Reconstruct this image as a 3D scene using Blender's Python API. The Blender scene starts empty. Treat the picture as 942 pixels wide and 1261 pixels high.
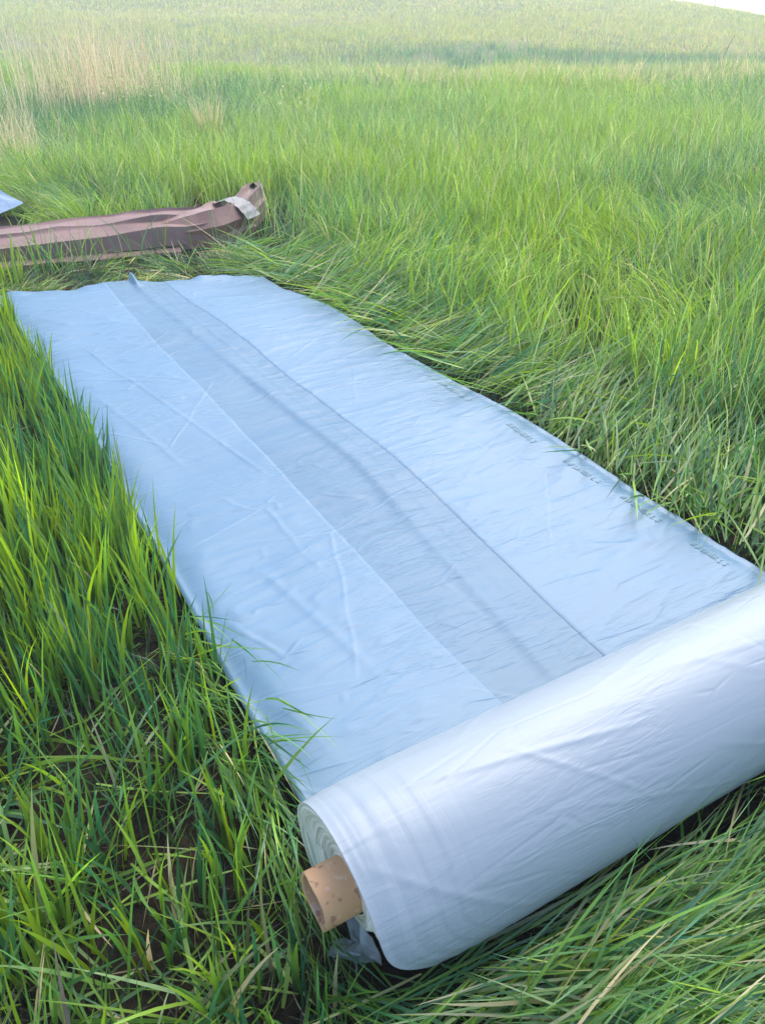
import bpy, bmesh, math, random
import numpy as np
from mathutils import Vector, Matrix

rng = np.random.default_rng(7)
random.seed(7)
scene = bpy.context.scene
C = scene.collection

# ------------------------------------------------------------------ helpers
def smooth(a, b, x):
    t = np.clip((np.asarray(x, float) - a) / (b - a), 0, 1)
    return t * t * (3 - 2 * t)

class Noise:
    """smooth 2-D value noise, vectorised, range 0..1"""
    def __init__(self, seed):
        self.t = np.random.default_rng(seed).random((256, 256))
    def __call__(self, x, y, octaves=1, gain=.5):
        x = np.asarray(x, float); y = np.asarray(y, float)
        tot = 0; amp = 1; norm = 0
        for _ in range(octaves):
            xi = np.floor(x).astype(int); yi = np.floor(y).astype(int)
            fx = x - xi; fy = y - yi
            fx = fx*fx*fx*(fx*(fx*6-15)+10); fy = fy*fy*fy*(fy*(fy*6-15)+10)
            t = self.t
            a = t[xi & 255, yi & 255]; b = t[(xi+1) & 255, yi & 255]
            c = t[xi & 255, (yi+1) & 255]; d = t[(xi+1) & 255, (yi+1) & 255]
            tot = tot + amp * ((a*(1-fx)+b*fx)*(1-fy) + (c*(1-fx)+d*fx)*fy)
            norm += amp; amp *= gain; x = x*2.03+17.3; y = y*2.03+5.1
        return tot / norm

N1, N2, N3, N4, N5, N6 = [Noise(i) for i in range(11, 17)]

def mesh_obj(name, verts, faces, mat, parent=None, shade=True, uv=None):
    me = bpy.data.meshes.new(name)
    me.from_pydata([tuple(v) for v in verts], [], [tuple(int(i) for i in f) for f in faces])
    me.update()
    if shade:
        me.polygons.foreach_set('use_smooth', [True] * len(me.polygons))
    if uv is not None:
        ul = me.uv_layers.new(name='UVMap')
        idx = np.empty(len(me.loops), np.int32); me.loops.foreach_get('vertex_index', idx)
        ul.data.foreach_set('uv', np.asarray(uv, np.float32)[idx].ravel())
    if mat: me.materials.append(mat)
    o = bpy.data.objects.new(name, me); C.objects.link(o)
    if parent: o.parent = parent
    return o

def grid_faces(nu, nv, wrap_v=False):
    f = []
    nvv = nv if wrap_v else nv - 1
    for i in range(nu - 1):
        for j in range(nvv):
            j2 = (j + 1) % nv
            f.append((i*nv+j, (i+1)*nv+j, (i+1)*nv+j2, i*nv+j2))
    return f

def tag(o, label=None, cat=None, group=None, kind=None):
    if label: o['label'] = label
    if cat: o['category'] = cat
    if group: o['group'] = group
    if kind: o['kind'] = kind
    return o

def empty(name, loc=(0, 0, 0), rz=0):
    e = bpy.data.objects.new(name, None); C.objects.link(e)
    e.location = loc; e.rotation_euler = (0, 0, rz); e.empty_display_size = .1
    return e

# ------------------------------------------------------------------ materials
class NT:
    def __init__(self, name):
        self.m = bpy.data.materials.new(name); self.m.use_nodes = True
        self.t = self.m.node_tree; self.t.nodes.clear()
        self.out = self.n('ShaderNodeOutputMaterial')
    def n(self, typ, **kw):
        nd = self.t.nodes.new(typ)
        for k, v in kw.items():
            if k.startswith('i_'):
                key = k[2:]
                key = int(key) if key.isdigit() else key.replace('_', ' ')
                nd.inputs[key].default_value = v
            else: setattr(nd, k, v)
        return nd
    def l(self, a, b): self.t.links.new(a, b)
    def math(self, op, a, b=None, clamp=False):
        nd = self.n('ShaderNodeMath', operation=op, use_clamp=clamp)
        for i, v in enumerate((a, b)):
            if v is None: continue
            if isinstance(v, (int, float)): nd.inputs[i].default_value = v
            else: self.l(v, nd.inputs[i])
        return nd.outputs[0]
    def mixc(self, f, a, b):
        nd = self.n('ShaderNodeMix', data_type='RGBA')
        for s, v in ((0, f), (6, a), (7, b)):
            if isinstance(v, (int, float)): nd.inputs[s].default_value = v
            elif isinstance(v, tuple): nd.inputs[s].default_value = (*v, 1) if len(v) == 3 else v
            else: self.l(v, nd.inputs[s])
        return nd.outputs[2]
    def mapped(self, src, scale, rot=0):
        mp = self.n('ShaderNodeMapping'); mp.inputs['Scale'].default_value = scale
        mp.inputs['Rotation'].default_value = (0, 0, rot)
        self.l(src, mp.inputs[0]); return mp.outputs[0]
    def noise(self, vec, scale=1, detail=3, rough=.5, dist=0):
        nd = self.n('ShaderNodeTexNoise'); nd.inputs['Scale'].default_value = scale
        nd.inputs['Detail'].default_value = detail; nd.inputs['Roughness'].default_value = rough
        nd.inputs['Distortion'].default_value = dist
        self.l(vec, nd.inputs['Vector']); return nd.outputs[0]
    def ramp(self, f, a, b):
        nd = self.n('ShaderNodeMapRange', interpolation_type='SMOOTHSTEP')
        nd.inputs[1].default_value = a; nd.inputs[2].default_value = b
        self.l(f, nd.inputs[0]); return nd.outputs[0]
    def ridged(self, f, width=.08):
        """1 on the 0.5 level line of the noise, falling off to both sides"""
        d = self.math('ABSOLUTE', self.math('SUBTRACT', f, .5))
        return self.math('SUBTRACT', 1.0, self.math('DIVIDE', d, width), clamp=True)

def grass_material(name, trans=.42, gloss=.05):
    g = NT(name)
    at = g.n('ShaderNodeAttribute', attribute_name='tint')
    df = g.n('ShaderNodeBsdfDiffuse'); g.l(at.outputs['Color'], df.inputs['Color'])
    hs = g.n('ShaderNodeHueSaturation'); hs.inputs['Hue'].default_value = .485
    hs.inputs['Saturation'].default_value = 1.1; hs.inputs['Value'].default_value = 1.5
    g.l(at.outputs['Color'], hs.inputs['Color'])
    tr = g.n('ShaderNodeBsdfTranslucent'); g.l(hs.outputs[0], tr.inputs['Color'])
    m1 = g.n('ShaderNodeMixShader'); m1.inputs[0].default_value = trans
    g.l(df.outputs[0], m1.inputs[1]); g.l(tr.outputs[0], m1.inputs[2])
    gl = g.n('ShaderNodeBsdfGlossy'); gl.inputs['Roughness'].default_value = .45
    gl.inputs['Color'].default_value = (.9, .95, .9, 1)
    m2 = g.n('ShaderNodeMixShader'); m2.inputs[0].default_value = gloss
    g.l(m1.outputs[0], m2.inputs[1]); g.l(gl.outputs[0], m2.inputs[2])
    g.l(m2.outputs[0], g.out.inputs[0])
    return g.m

def film_material(name, color, see=.2, rough=.3, trans=.25, bump=.5, uvmode=False, endbands=False):
    """thin polyethylene: partly see-through, milky, with fine stretched wrinkles"""
    g = NT(name)
    tc = g.n('ShaderNodeTexCoord')
    vec = tc.outputs['UV'] if uvmode else tc.outputs['Object']
    v1 = g.mapped(vec, (2.2, 13, 1), .10); n1 = g.noise(v1, 1, 3, .5, .6)
    v2 = g.mapped(vec, (4, 22, 1), -.35); n2 = g.noise(v2, 1, 3, .55, .9)
    v4 = g.mapped(vec, (1.0, 1.4, 1), 0); n3 = g.noise(v4, 1.3, 2); mask = g.ramp(n3, .42, .62)
    def creases(scale, rot, width, sx, sy, off, lo, hi):
        """crisp straight fold segments, present only here and there"""
        mp = g.mapped(vec, (sx, sy, 1), rot)
        w = g.n('ShaderNodeTexNoise'); w.inputs['Scale'].default_value = 2.5; w.inputs['Detail'].default_value = 1; g.l(mp, w.inputs['Vector'])
        mx = g.n('ShaderNodeVectorMath', operation='MULTIPLY_ADD'); g.l(w.outputs[1], mx.inputs[0])
        mx.inputs[1].default_value = (.05, .05, 0); g.l(mp, mx.inputs[2])
        ad = g.n('ShaderNodeVectorMath', operation='ADD'); g.l(mx.outputs[0], ad.inputs[0]); ad.inputs[1].default_value = off
        vo = g.n('ShaderNodeTexVoronoi', feature='DISTANCE_TO_EDGE', voronoi_dimensions='2D')
        vo.inputs['Scale'].default_value = scale; g.l(ad.outputs[0], vo.inputs['Vector'])
        ln = g.math('SUBTRACT', 1.0, g.ramp(vo.outputs[0], 0, width))
        gate = g.ramp(g.noise(ad.outputs[0], scale*.9, 1), lo, hi)
        return g.math('MULTIPLY', ln, gate)
    r3 = creases(1.6, .55, .030, 1.0, 2.2, (3.1, 1.7, 0), .48, .60)
    r5 = creases(1.0, -.5, .014, 1.0, 1.5, (7.7, 4.2, 0), .47, .56)
    r7 = creases(4.0, .25, .07, 1.0, 3.2, (1.3, 9.2, 0), .50, .62)
    v6 = g.mapped(vec, (9, 40, 1), .2); n6 = g.noise(v6, 1, 2, .5, 1.2)
    r1 = g.ridged(n1, .10); r2 = g.ridged(n2, .09)
    h = g.math('ADD', g.math('MULTIPLY', r1, .25), g.math('MULTIPLY', r7, .45))
    h = g.math('ADD', h, g.math('MULTIPLY', g.math('MULTIPLY', r2, mask), .40))
    h = g.math('ADD', h, g.math('MULTIPLY', r3, .5))
    h = g.math('ADD', h, g.math('MULTIPLY', r5, .35))
    h = g.math('ADD', h, g.math('MULTIPLY', g.math('MULTIPLY', n6, mask), .8))
    h = g.math('ADD', h, g.math('MULTIPLY', n1, .8))
    if endbands:
        sx = g.n('ShaderNodeSeparateXYZ'); g.l(vec, sx.inputs[0])
        vb = g.mapped(vec, (34, 1.0, 1), .05); nb = g.noise(vb, 1, 4, .7, .5)
        mb = g.math('SUBTRACT', 1.0, g.ramp(sx.outputs[0], .44, .66))
        h = g.math('ADD', h, g.math('MULTIPLY', g.math('MULTIPLY', nb, mb), .6))
    bp = g.n('ShaderNodeBump'); bp.inputs['Strength'].default_value = bump
    bp.inputs['Distance'].default_value = .006
    g.l(h, bp.inputs['Height'])
    # stretched film is a little whiter along its creases (stress whitening), slight uneven milkiness
    cr = g.math('MAXIMUM', g.math('MULTIPLY', r3, .45), g.math('MULTIPLY', r5, .8))
    milk = g.math('ADD', g.math('MULTIPLY', cr, .22), g.math('MULTIPLY', n3, .12))
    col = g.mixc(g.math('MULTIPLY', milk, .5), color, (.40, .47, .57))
    # a few specks of soil
    sp = g.n('ShaderNodeTexVoronoi'); sp.inputs['Scale'].default_value = 5.5
    g.l(vec, sp.inputs['Vector'])
    speck = g.math('LESS_THAN', sp.outputs['Distance'], .012)
    sel = g.n('ShaderNodeSeparateColor'); g.l(sp.outputs['Color'], sel.inputs[0])
    speck = g.math('MULTIPLY', speck, g.math('GREATER_THAN', sel.outputs[0], .72))
    col = g.mixc(speck, col, (.06, .06, .05))
    pb = g.n('ShaderNodeBsdfPrincipled'); pb.inputs['Roughness'].default_value = rough
    pb.inputs['IOR'].default_value = 1.5; pb.inputs['Specular IOR Level'].default_value = .4
    g.l(col, pb.inputs['Base Color']); g.l(bp.outputs[0], pb.inputs['Normal'])
    tl = g.n('ShaderNodeBsdfTranslucent'); g.l(col, tl.inputs['Color']); g.l(bp.outputs[0], tl.inputs['Normal'])
    m1 = g.n('ShaderNodeMixShader'); m1.inputs[0].default_value = trans
    g.l(pb.outputs[0], m1.inputs[1]); g.l(tl.outputs[0], m1.inputs[2])
    tp = g.n('ShaderNodeBsdfTransparent'); tp.inputs['Color'].default_value = (.80, .92, 1, 1)
    m2 = g.n('ShaderNodeMixShader')
    g.l(g.math('SUBTRACT', see, g.math('MULTIPLY', milk, see * .9), clamp=True), m2.inputs[0])
    g.l(m1.outputs[0], m2.inputs[1]); g.l(tp.outputs[0], m2.inputs[2])
    g.l(m2.outputs[0], g.out.inputs[0])
    return g.m

def cloth_material(name, c1, c2, c3, rough=.6):
    g = NT(name); tc = g.n('ShaderNodeTexCoord'); v = tc.outputs['Object']
    n1 = g.noise(v, 2.2, 4, .6, .3); n2 = g.noise(v, 9, 5, .65); n3 = g.noise(v, 60, 2)
    st = g.ramp(g.noise(g.mapped(v, (1.5, 4, 3)), 1.7, 3, .6), .60, .72)
    c = g.mixc(g.ramp(n1, .3, .7), c1, c2); c = g.mixc(g.math('MULTIPLY', g.ramp(n2, .45, .8), .35), c, c3)
    c = g.mixc(g.math('MULTIPLY', st, .5), c, (c3[0]*.55, c3[1]*.5, c3[2]*.5))
    pb = g.n('ShaderNodeBsdfPrincipled'); pb.inputs['Roughness'].default_value = rough
    g.l(c, pb.inputs['Base Color'])
    bp = g.n('ShaderNodeBump'); bp.inputs['Strength'].default_value = .35; bp.inputs['Distance'].default_value = .02
    g.l(g.math('ADD', n2, g.math('MULTIPLY', n3, .15)), bp.inputs['Height']); g.l(bp.outputs[0], pb.inputs['Normal'])
    g.l(pb.outputs[0], g.out.inputs[0]); return g.m

def plain_material(name, c, rough=.6, c2=None, scale=20):
    g = NT(name); tc = g.n('ShaderNodeTexCoord')
    n1 = g.noise(tc.outputs['Object'], scale, 3)
    col = g.mixc(n1, c, c2 or tuple(x*.7 for x in c))
    pb = g.n('ShaderNodeBsdfPrincipled'); pb.inputs['Roughness'].default_value = rough
    g.l(col, pb.inputs['Base Color']); g.l(pb.outputs[0], g.out.inputs[0]); return g.m

def soil_material():
    g = NT('soil'); tc = g.n('ShaderNodeTexCoord'); v = tc.outputs['Object']
    n1 = g.noise(v, .7, 5, .6); n2 = g.noise(v, 22, 5, .7); n3 = g.noise(v, .06, 5, .6)
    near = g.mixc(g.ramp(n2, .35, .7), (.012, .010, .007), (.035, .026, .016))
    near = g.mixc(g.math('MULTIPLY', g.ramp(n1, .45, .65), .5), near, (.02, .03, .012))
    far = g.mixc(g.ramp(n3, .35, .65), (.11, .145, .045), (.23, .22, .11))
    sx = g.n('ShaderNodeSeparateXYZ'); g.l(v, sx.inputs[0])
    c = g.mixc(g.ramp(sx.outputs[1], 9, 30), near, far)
    pb = g.n('ShaderNodeBsdfPrincipled'); pb.inputs['Roughness'].default_value = .95
    pb.inputs['Specular IOR Level'].default_value = .1
    g.l(c, pb.inputs['Base Color'])
    bp = g.n('ShaderNodeBump'); bp.inputs['Strength'].default_value = .8; bp.inputs['Distance'].default_value = .02
    g.l(n2, bp.inputs['Height']); g.l(bp.outputs[0], pb.inputs['Normal'])
    g.l(pb.outputs[0], g.out.inputs[0]); return g.m

def cardboard_material():
    g = NT('cardboard'); tc = g.n('ShaderNodeTexCoord'); v = tc.outputs['Object']
    n1 = g.noise(v, 30, 3); mo = g.n('ShaderNodeVectorMath', operation='ADD'); g.l(v, mo.inputs[0]); mo.inputs[1].default_value = (.31, .22, .47)
    n2 = g.noise(mo.outputs[0], 20, 2, .55, .5)
    n3 = g.noise(v, 48, 2, .5, .3)
    c = g.mixc(n1, (.47, .245, .11), (.57, .325, .165))
    c = g.mixc(g.math('MULTIPLY', g.ramp(n3, .60, .66), .35), c, (.62, .45, .36))
    c = g.mixc(g.math('MULTIPLY', g.ramp(n2, .645, .675), .65), c, (.21, .08, .055))
    n4 = g.noise(mo.outputs[0], 46, 1, .4, .2); c = g.mixc(g.math('MULTIPLY', g.ramp(n4, .63, .66), .6), c, (.22, .085, .06))
    pb = g.n('ShaderNodeBsdfPrincipled'); pb.inputs['Roughness'].default_value = .7
    g.l(c, pb.inputs['Base Color']); g.l(pb.outputs[0], g.out.inputs[0]); return g.m

M_grass = grass_material('grass_blade')
M_dry = grass_material('dry_blade', .25, .03)
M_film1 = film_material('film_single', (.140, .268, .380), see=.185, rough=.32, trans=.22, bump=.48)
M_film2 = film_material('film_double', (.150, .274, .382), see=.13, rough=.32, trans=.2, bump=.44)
M_roll = film_material('film_wound', (.285, .325, .355), see=0.0, rough=.33, trans=.12, bump=.26, uvmode=True, endbands=True)
def end_material():
    g = NT('film_layers'); uv = g.n('ShaderNodeTexCoord').outputs['UV']
    n1 = g.noise(g.mapped(uv, (170, 1.6, 1)), 1, 3, .65, .15); n2 = g.noise(g.mapped(uv, (9, 5, 1)), 1, 3)
    c = g.mixc(g.ramp(n1, .38, .62), (.50, .45, .37), (.86, .80, .70)); c = g.mixc(g.math('MULTIPLY', g.ramp(n2, .5, .75), .5), c, (.62, .60, .56))
    pb = g.n('ShaderNodeBsdfPrincipled'); pb.inputs['Roughness'].default_value = .4; g.l(c, pb.inputs['Base Color'])
    bp = g.n('ShaderNodeBump'); bp.inputs['Strength'].default_value = .5; bp.inputs['Distance'].default_value = .004
    g.l(n1, bp.inputs['Height']); g.l(bp.outputs[0], pb.inputs['Normal']); g.l(pb.outputs[0], g.out.inputs[0]); return g.m
M_end = end_material()
M_loose = film_material('film_loose', (.55, .57, .58), see=.45, rough=.25, trans=.25, bump=.7)
M_scrap = film_material('film_scrap', (.34, .43, .55), see=.04, rough=.35, trans=.2, bump=.5)
M_ink = plain_material('ink', (.085, .19, .23), .5, (.14, .26, .32), 90)
M_card = cardboard_material()
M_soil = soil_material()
M_tarp = cloth_material('tarp', (.185, .10, .082), (.225, .128, .108), (.255, .16, .14), .75)
M_rust = cloth_material('tarp_inner', (.20, .095, .07), (.24, .125, .095), (.15, .07, .05), .55)
M_dark = cloth_material('tarp_tip', (.11, .05, .04), (.15, .075, .055), (.08, .035, .03), .6)
M_lining = cloth_material('lining', (.15, .14, .14), (.11, .10, .10), (.18, .17, .17), .5)

# ------------------------------------------------------------------ layout of the laid film
TH = math.radians(29.5)
nx, ny = math.cos(TH), math.sin(TH)          # across the film / along the roll axis
dx, dy = -math.sin(TH), math.cos(TH)         # along the laid film, away from the roll
T_AX, R_ROLL = .70, .18

LT, LS = [.3, 1.04, 1.98, 3.06, 4.0, 5.13], [.366, .366, .360, .338, .30, .225]
RT, RS = [.3, 1.05, 1.3, 1.6, 2.0, 2.55, 3.0, 3.64, 4.29, 4.81], [1.965, 1.965, 1.972, 1.98, 1.99, 1.975, 1.93, 1.90, 1.905, 1.80]
FS, FT = [.2, .26, .67, 1.05, 1.44, 1.80, 2.1], [5.15, 5.14, 5.085, 5.01, 4.905, 4.81, 4.74]
AT, AS = [.6, 1.05, 1.37, 1.83, 2.42, 3.21, 3.93, 5.2], [.94, .931, .908, .910, .902, .879, .853, .857]
BT, BS = [.6, 1.05, 1.37, 1.8, 2.33, 2.74, 3.31, 4.05, 5.0], [1.27, 1.277, 1.281, 1.299, 1.316, 1.301, 1.279, 1.252, 1.195]
GT, GS = [.6, 1.04, 1.37, 1.76, 2.28, 3.3, 5.05], [1.10, 1.115, 1.129, 1.15, 1.178, 1.106, 1.011]
def left(t):  return np.interp(t, LT, LS) + .006*(N1(np.asarray(t)*3, 3.3)-.5)
def right(t): return np.interp(t, RT, RS) + .004*(N1(np.asarray(t)*3, 9.3)-.5)
def far(s):   return np.interp(s, FS, FT) + .05*(N1(np.asarray(s)*5, 21.1)-.5) + .02*(N2(np.asarray(s)*14, 2.1)-.5)
def to_st(x, y): return x*nx + y*ny, x*dx + y*dy
def to_xy(s, t): return s*nx + t*dx, s*ny + t*dy

def crease(s, t, s0, t0, s1, t1, w, a):
    L = math.hypot(s1-s0, t1-t0); ux, uy = (s1-s0)/L, (t1-t0)/L
    al = (s-s0)*ux + (t-t0)*uy; pe = -(s-s0)*uy + (t-t0)*ux + .012*(N3(al*4+s0*9, t0*7)-.5)
    env = smooth(-.02, .15, al) * (1-smooth(L-.2, L+.02, al))
    return .5*a*np.exp(-(pe/w)**2)*env

CREASES = [(.50, 4.0, .86, 2.32, .007, .004), (.42, 3.4, .62, 2.5, .010, .003), (.45, 1.55, .92, 1.42, .010, .005),
           (.44, 1.34, .90, 1.45, .012, .004), (.60, 1.9, .72, 1.2, .016, .004), (.42, 2.3, .88, 2.15, .012, .003),
           (.40, 2.9, .88, 3.05, .012, .004), (.38, 3.6, .86, 3.3, .012, .004), (1.35, 1.9, 1.93, 2.25, .012, .004),
           (1.30, 2.5, 1.90, 2.35, .012, .003), (1.32, 3.2, 1.9, 3.05, .014, .004), (1.3, 3.8, 1.88, 3.9, .014, .004),
           (.35, 4.4, .85, 4.25, .014, .005), (.40, 4.7, .85, 4.75, .012, .004), (1.22, 4.5, 1.8, 4.3, .014, .004),
           (1.4, 1.5, 1.9, 1.3, .015, .004), (.95, 3.0, 1.28, 3.1, .012, .005), (.93, 2.4, 1.3, 2.45, .012, .005),
           (.92, 3.6, 1.25, 3.5, .012, .005), (.95, 1.9, 1.15, 1.8, .012, .003), (1.05, 4.4, 1.22, 4.5, .012, .005)]

def hbase(s, t):
    """height of the laid film's lower layer"""
    s = np.asarray(s, float); t = np.asarray(t, float)
    k = smooth(.80, 1.15, t)
    h = .004 + k*(.016 + .030*(N1(s*1.7, t*1.3+4)-.35) + .012*(N2(s*3.1, t*2.7, 2)-.5))
    w = np.abs(N3(s*2.6+.5*N1(s*3, t*3), t*11, 2)-.5)
    h = h + k*.004*np.clip(1-w/.16, 0, 1)*N4(s*1.5, t*1.5)
    w2 = np.abs(N5(s*5+t*2.5, t*16-s*4)-.5)
    h = h + k*.0022*np.clip(1-w2/.2, 0, 1)*smooth(.45, .7, N6(s*1.8, t*1.4))
    for c in CREASES: h = h + crease(s, t, *c)
    g = s - np.interp(t, GT, GS) - .010*(N2(t*2.3, 7.7)-.5)
    amp = k*(.003 + .006*N4(t*2.2, 1.5)) + .05*smooth(4.85, 5.02, t)
    wd = .048 - .030*smooth(4.7, 5.02, t)
    h = h + amp*np.exp(-(np.maximum(g, 0)/wd)**2)*np.exp(-(np.minimum(g, 0)/(wd*.55))**2)
    g2 = s - np.interp(t, GT, GS) - .075
    h = h + k*.002*np.exp(-(g2/.012)**2)
    return h

def strip(sfun0, sfun1, tt, ns, zoff, mat, name, parent, edge0, edge1):
    """a panel of film between two edge curves; edge0/edge1: (bead height, bead width, drop)"""
    V = []
    for t in tt:
        a, b = float(sfun0(t)), float(sfun1(t))
        u = np.linspace(0, 1, ns)
        s = a + (b-a)*u
        tf = far(s)
        tcur = .74 + (tf-.74)*((t-.74)/(5.2-.74))
        z = hbase(s, tcur) + zoff
        for (bh, bw, dr), e, sg in ((edge0, a, 1), (edge1, b, -1)):
            q = (s-e)*sg
            z = z + bh*np.exp(-((q-bw*.6)/bw)**2)*smooth(.75, 1.1, tcur) - dr*(1-smooth(0, bw*.55, q))*smooth(.75, 1.1, tcur)
        ew = -.014*smooth(.9, 1.3, tcur) + .008*(N5(tcur*4.5, s*0+2.5, 2)-.45)*smooth(1.0, 1.4, tcur)
        z = z + ew*(np.exp(-((s-left(tcur))/.06)**2) + np.exp(-((s-right(tcur))/.06)**2))
        # the loose far hem ripples on the grass
        hem = smooth(.25, .0, tf-tcur) if False else 1-smooth(0, .22, tf-tcur)
        z = z + hem*(.030*(N4(s*9, tcur*2)-.4) - .012*(1-smooth(0, .03, tf-tcur)))
        V.append(np.stack([s, tcur, z], -1))
    V = np.concatenate(V)
    return mesh_obj(name, V, grid_faces(len(tt), ns), mat, parent)

# ground level under everything
def ground_z(x, y):
    x = np.asarray(x, float); y = np.asarray(y, float)
    z = -.05 + .05*(N1(x*.8+50, y*.8+50, 2)-.5) + .30*(N2(x*.07+9, y*.07+4)-.5)*smooth(9, 25, np.hypot(x, y))
    z = z - 1.15*smooth(20, 31, y + .12*x*smooth(0, 30, np.abs(x)))
    crest = 2.9 - .3*smooth(-40, 0, x) - 1.0*smooth(10, 28, x) - 2.2*smooth(26, 41, x) - 4*smooth(42, 110, x)
    rise = np.interp(y, [0, 33, 40, 50, 65, 85, 100, 400], [0, 0, .12, .32, .58, 1, 1.0, .1])
    z = z + (crest+1.15)*rise + .5*(N3(x*.05, y*.05+7, 2)-.5)*smooth(33, 50, y)
    s, t = to_st(x, y)
    ins = smooth(.1, .3, s)*(1-smooth(2.05, 2.25, s))*smooth(.2, .5, t)*(1-smooth(5.1, 5.4, t))
    return z*(1-ins) + ins*np.minimum(z, -.035)

# ------------------------------------------------------------------ ground sheet
def build_ground():
    def axis(a, b, c0, c1, fine, coarse):
        v = [c0]
        while v[-1] < c1: v.append(v[-1]+fine)
        st = fine; q = v[-1]
        while q < b: st = min(st*1.15, coarse); q += st; v.append(q)
        st = fine; q = v[0]; w = []
        while q > a: st = min(st*1.15, coarse); q -= st; w.append(q)
        return np.array(w[::-1]+v)
    X = axis(-140, 140, -4, 4, .09, 3); Y = axis(-20, 138, 0, 7, .09, 2.5)
    gx, gy = np.meshgrid(X, Y, indexing='ij')
    z = ground_z(gx, gy)
    V = np.stack([gx, gy, z], -1).reshape(-1, 3)
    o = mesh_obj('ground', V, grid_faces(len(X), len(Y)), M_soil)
    o.data.flip_normals() if o.data.polygons[0].normal.z < 0 else None
    tag(o, kind='structure')
build_ground()

# ------------------------------------------------------------------ laid film
sheet = empty('plastic_sheet', (0, 0, 0), TH)
tag(sheet, 'pale blue translucent plastic sheet laid out flat on the grass with creased overlapping folds', 'plastic sheet')
tt = np.linspace(.74, 5.2, 470)
fA = lambda t: np.interp(t, AT, AS) + .006*(N2(np.asarray(t)*4, 1.7)-.5)
fB = lambda t: np.interp(t, BT, BS) + .010*(N2(np.asarray(t)*4, 5.7)-.5)
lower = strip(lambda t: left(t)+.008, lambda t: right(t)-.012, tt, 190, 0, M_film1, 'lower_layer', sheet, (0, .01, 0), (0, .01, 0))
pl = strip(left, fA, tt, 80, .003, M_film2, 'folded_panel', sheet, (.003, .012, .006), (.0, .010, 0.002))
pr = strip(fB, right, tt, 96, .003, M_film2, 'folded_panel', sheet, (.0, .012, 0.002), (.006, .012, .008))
from mathutils.bvhtree import BVHTree
_bv = BVHTree.FromPolygons([v.co.copy() for v in pr.data.vertices], [p.vertices[:] for p in pr.data.polygons])
def hpanel(s, t):
    hit = _bv.ray_cast(Vector((s, t, 1)), Vector((0, 0, -1)))
    return hit[0].z if hit[0] else float(hbase(s, t))

# faint printed line along the right-hand edge
def printed(txt, s0, t0, s1, t1, size):
    cu = bpy.data.curves.new('print', 'FONT'); cu.body = txt; cu.size = 1; cu.offset = .022; cu.resolution_u = 2
    to = bpy.data.objects.new('print_tmp', cu); C.objects.link(to)
    bpy.context.view_layer.update()
    dg = bpy.context.evaluated_depsgraph_get()
    me = bpy.data.meshes.new_from_object(to.evaluated_get(dg))
    bpy.data.objects.remove(to); bpy.data.curves.remove(cu)
    bm = bmesh.new(); bm.from_mesh(me); bpy.data.meshes.remove(me)
    bmesh.ops.triangulate(bm, faces=bm.faces[:])
    w = max(v.co.x for v in bm.verts)
    L = math.hypot(s1-s0, t1-t0); ux, uy = (s1-s0)/L, (t1-t0)/L
    vs = []
    for v in bm.verts:
        a = v.co.x/w*L; b = v.co.y*size
        s = s0 + ux*a - uy*b; t = t0 + uy*a + ux*b
        tl = t
        vs.append((s, t, hpanel(s, t) + .0025))
    bm.verts.ensure_lookup_table(); bm.verts.index_update()
    fs = [[v.index for v in f.verts] for f in bm.faces]; bm.free()
    o = mesh_obj('printed_text', vs, fs, M_ink, sheet, shade=False)
    return o
for s0, t0, s1, t1 in [(1.845, 2.85, 1.850, 2.50), (1.855, 2.24, 1.850, 2.06), (1.868, 1.90, 1.872, 1.71),
                       (1.876, 1.60, 1.874, 1.42), (1.870, 1.275, 1.872, 1.14)]:
    printed('B B LINER L S', s0, t0, s1, t1, .036)

# ------------------------------------------------------------------ roll of film
roll = empty('plastic_roll', (T_AX*dx, T_AX*dy, 0), TH)      # local x = along the axis, y = away from the viewer
tag(roll, 'thick roll of milky white plastic film wound on a stained cardboard tube', 'plastic roll')
def rpt(s, ph, r): return np.stack([s, r*np.cos(ph), R_ROLL + r*np.sin(ph)], -1)
NPH = 420
ph = np.linspace(0, 2*np.pi, NPH, endpoint=False)
def s_outer(ph):
    nearness = .5*(1-np.cos(ph - math.radians(55)))        # 0 on the far upper side, 1 on the near lower side
    dphi = (ph - math.radians(236) + np.pi) % (2*np.pi) - np.pi
    return .303 + .012*nearness + .118*np.exp(-(np.abs(dphi)/.98)**4) + .010*(N1(ph*1.5+3, .5)-.5)
_rc = np.random.default_rng(5)
ROLL_CREASES = []
for _ in range(34):
    s0 = _rc.uniform(.3, 1.9); p0 = _rc.uniform(1.2, 4.6); sl_ = _rc.uniform(.2, .6); dp = _rc.choice([-1, 1], p=[.35, .65])*_rc.uniform(.3, 1.6)
    ROLL_CREASES.append((s0, p0, s0+sl_, p0+dp, _rc.uniform(.004, .012), _rc.uniform(.0006, .0016)))
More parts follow.
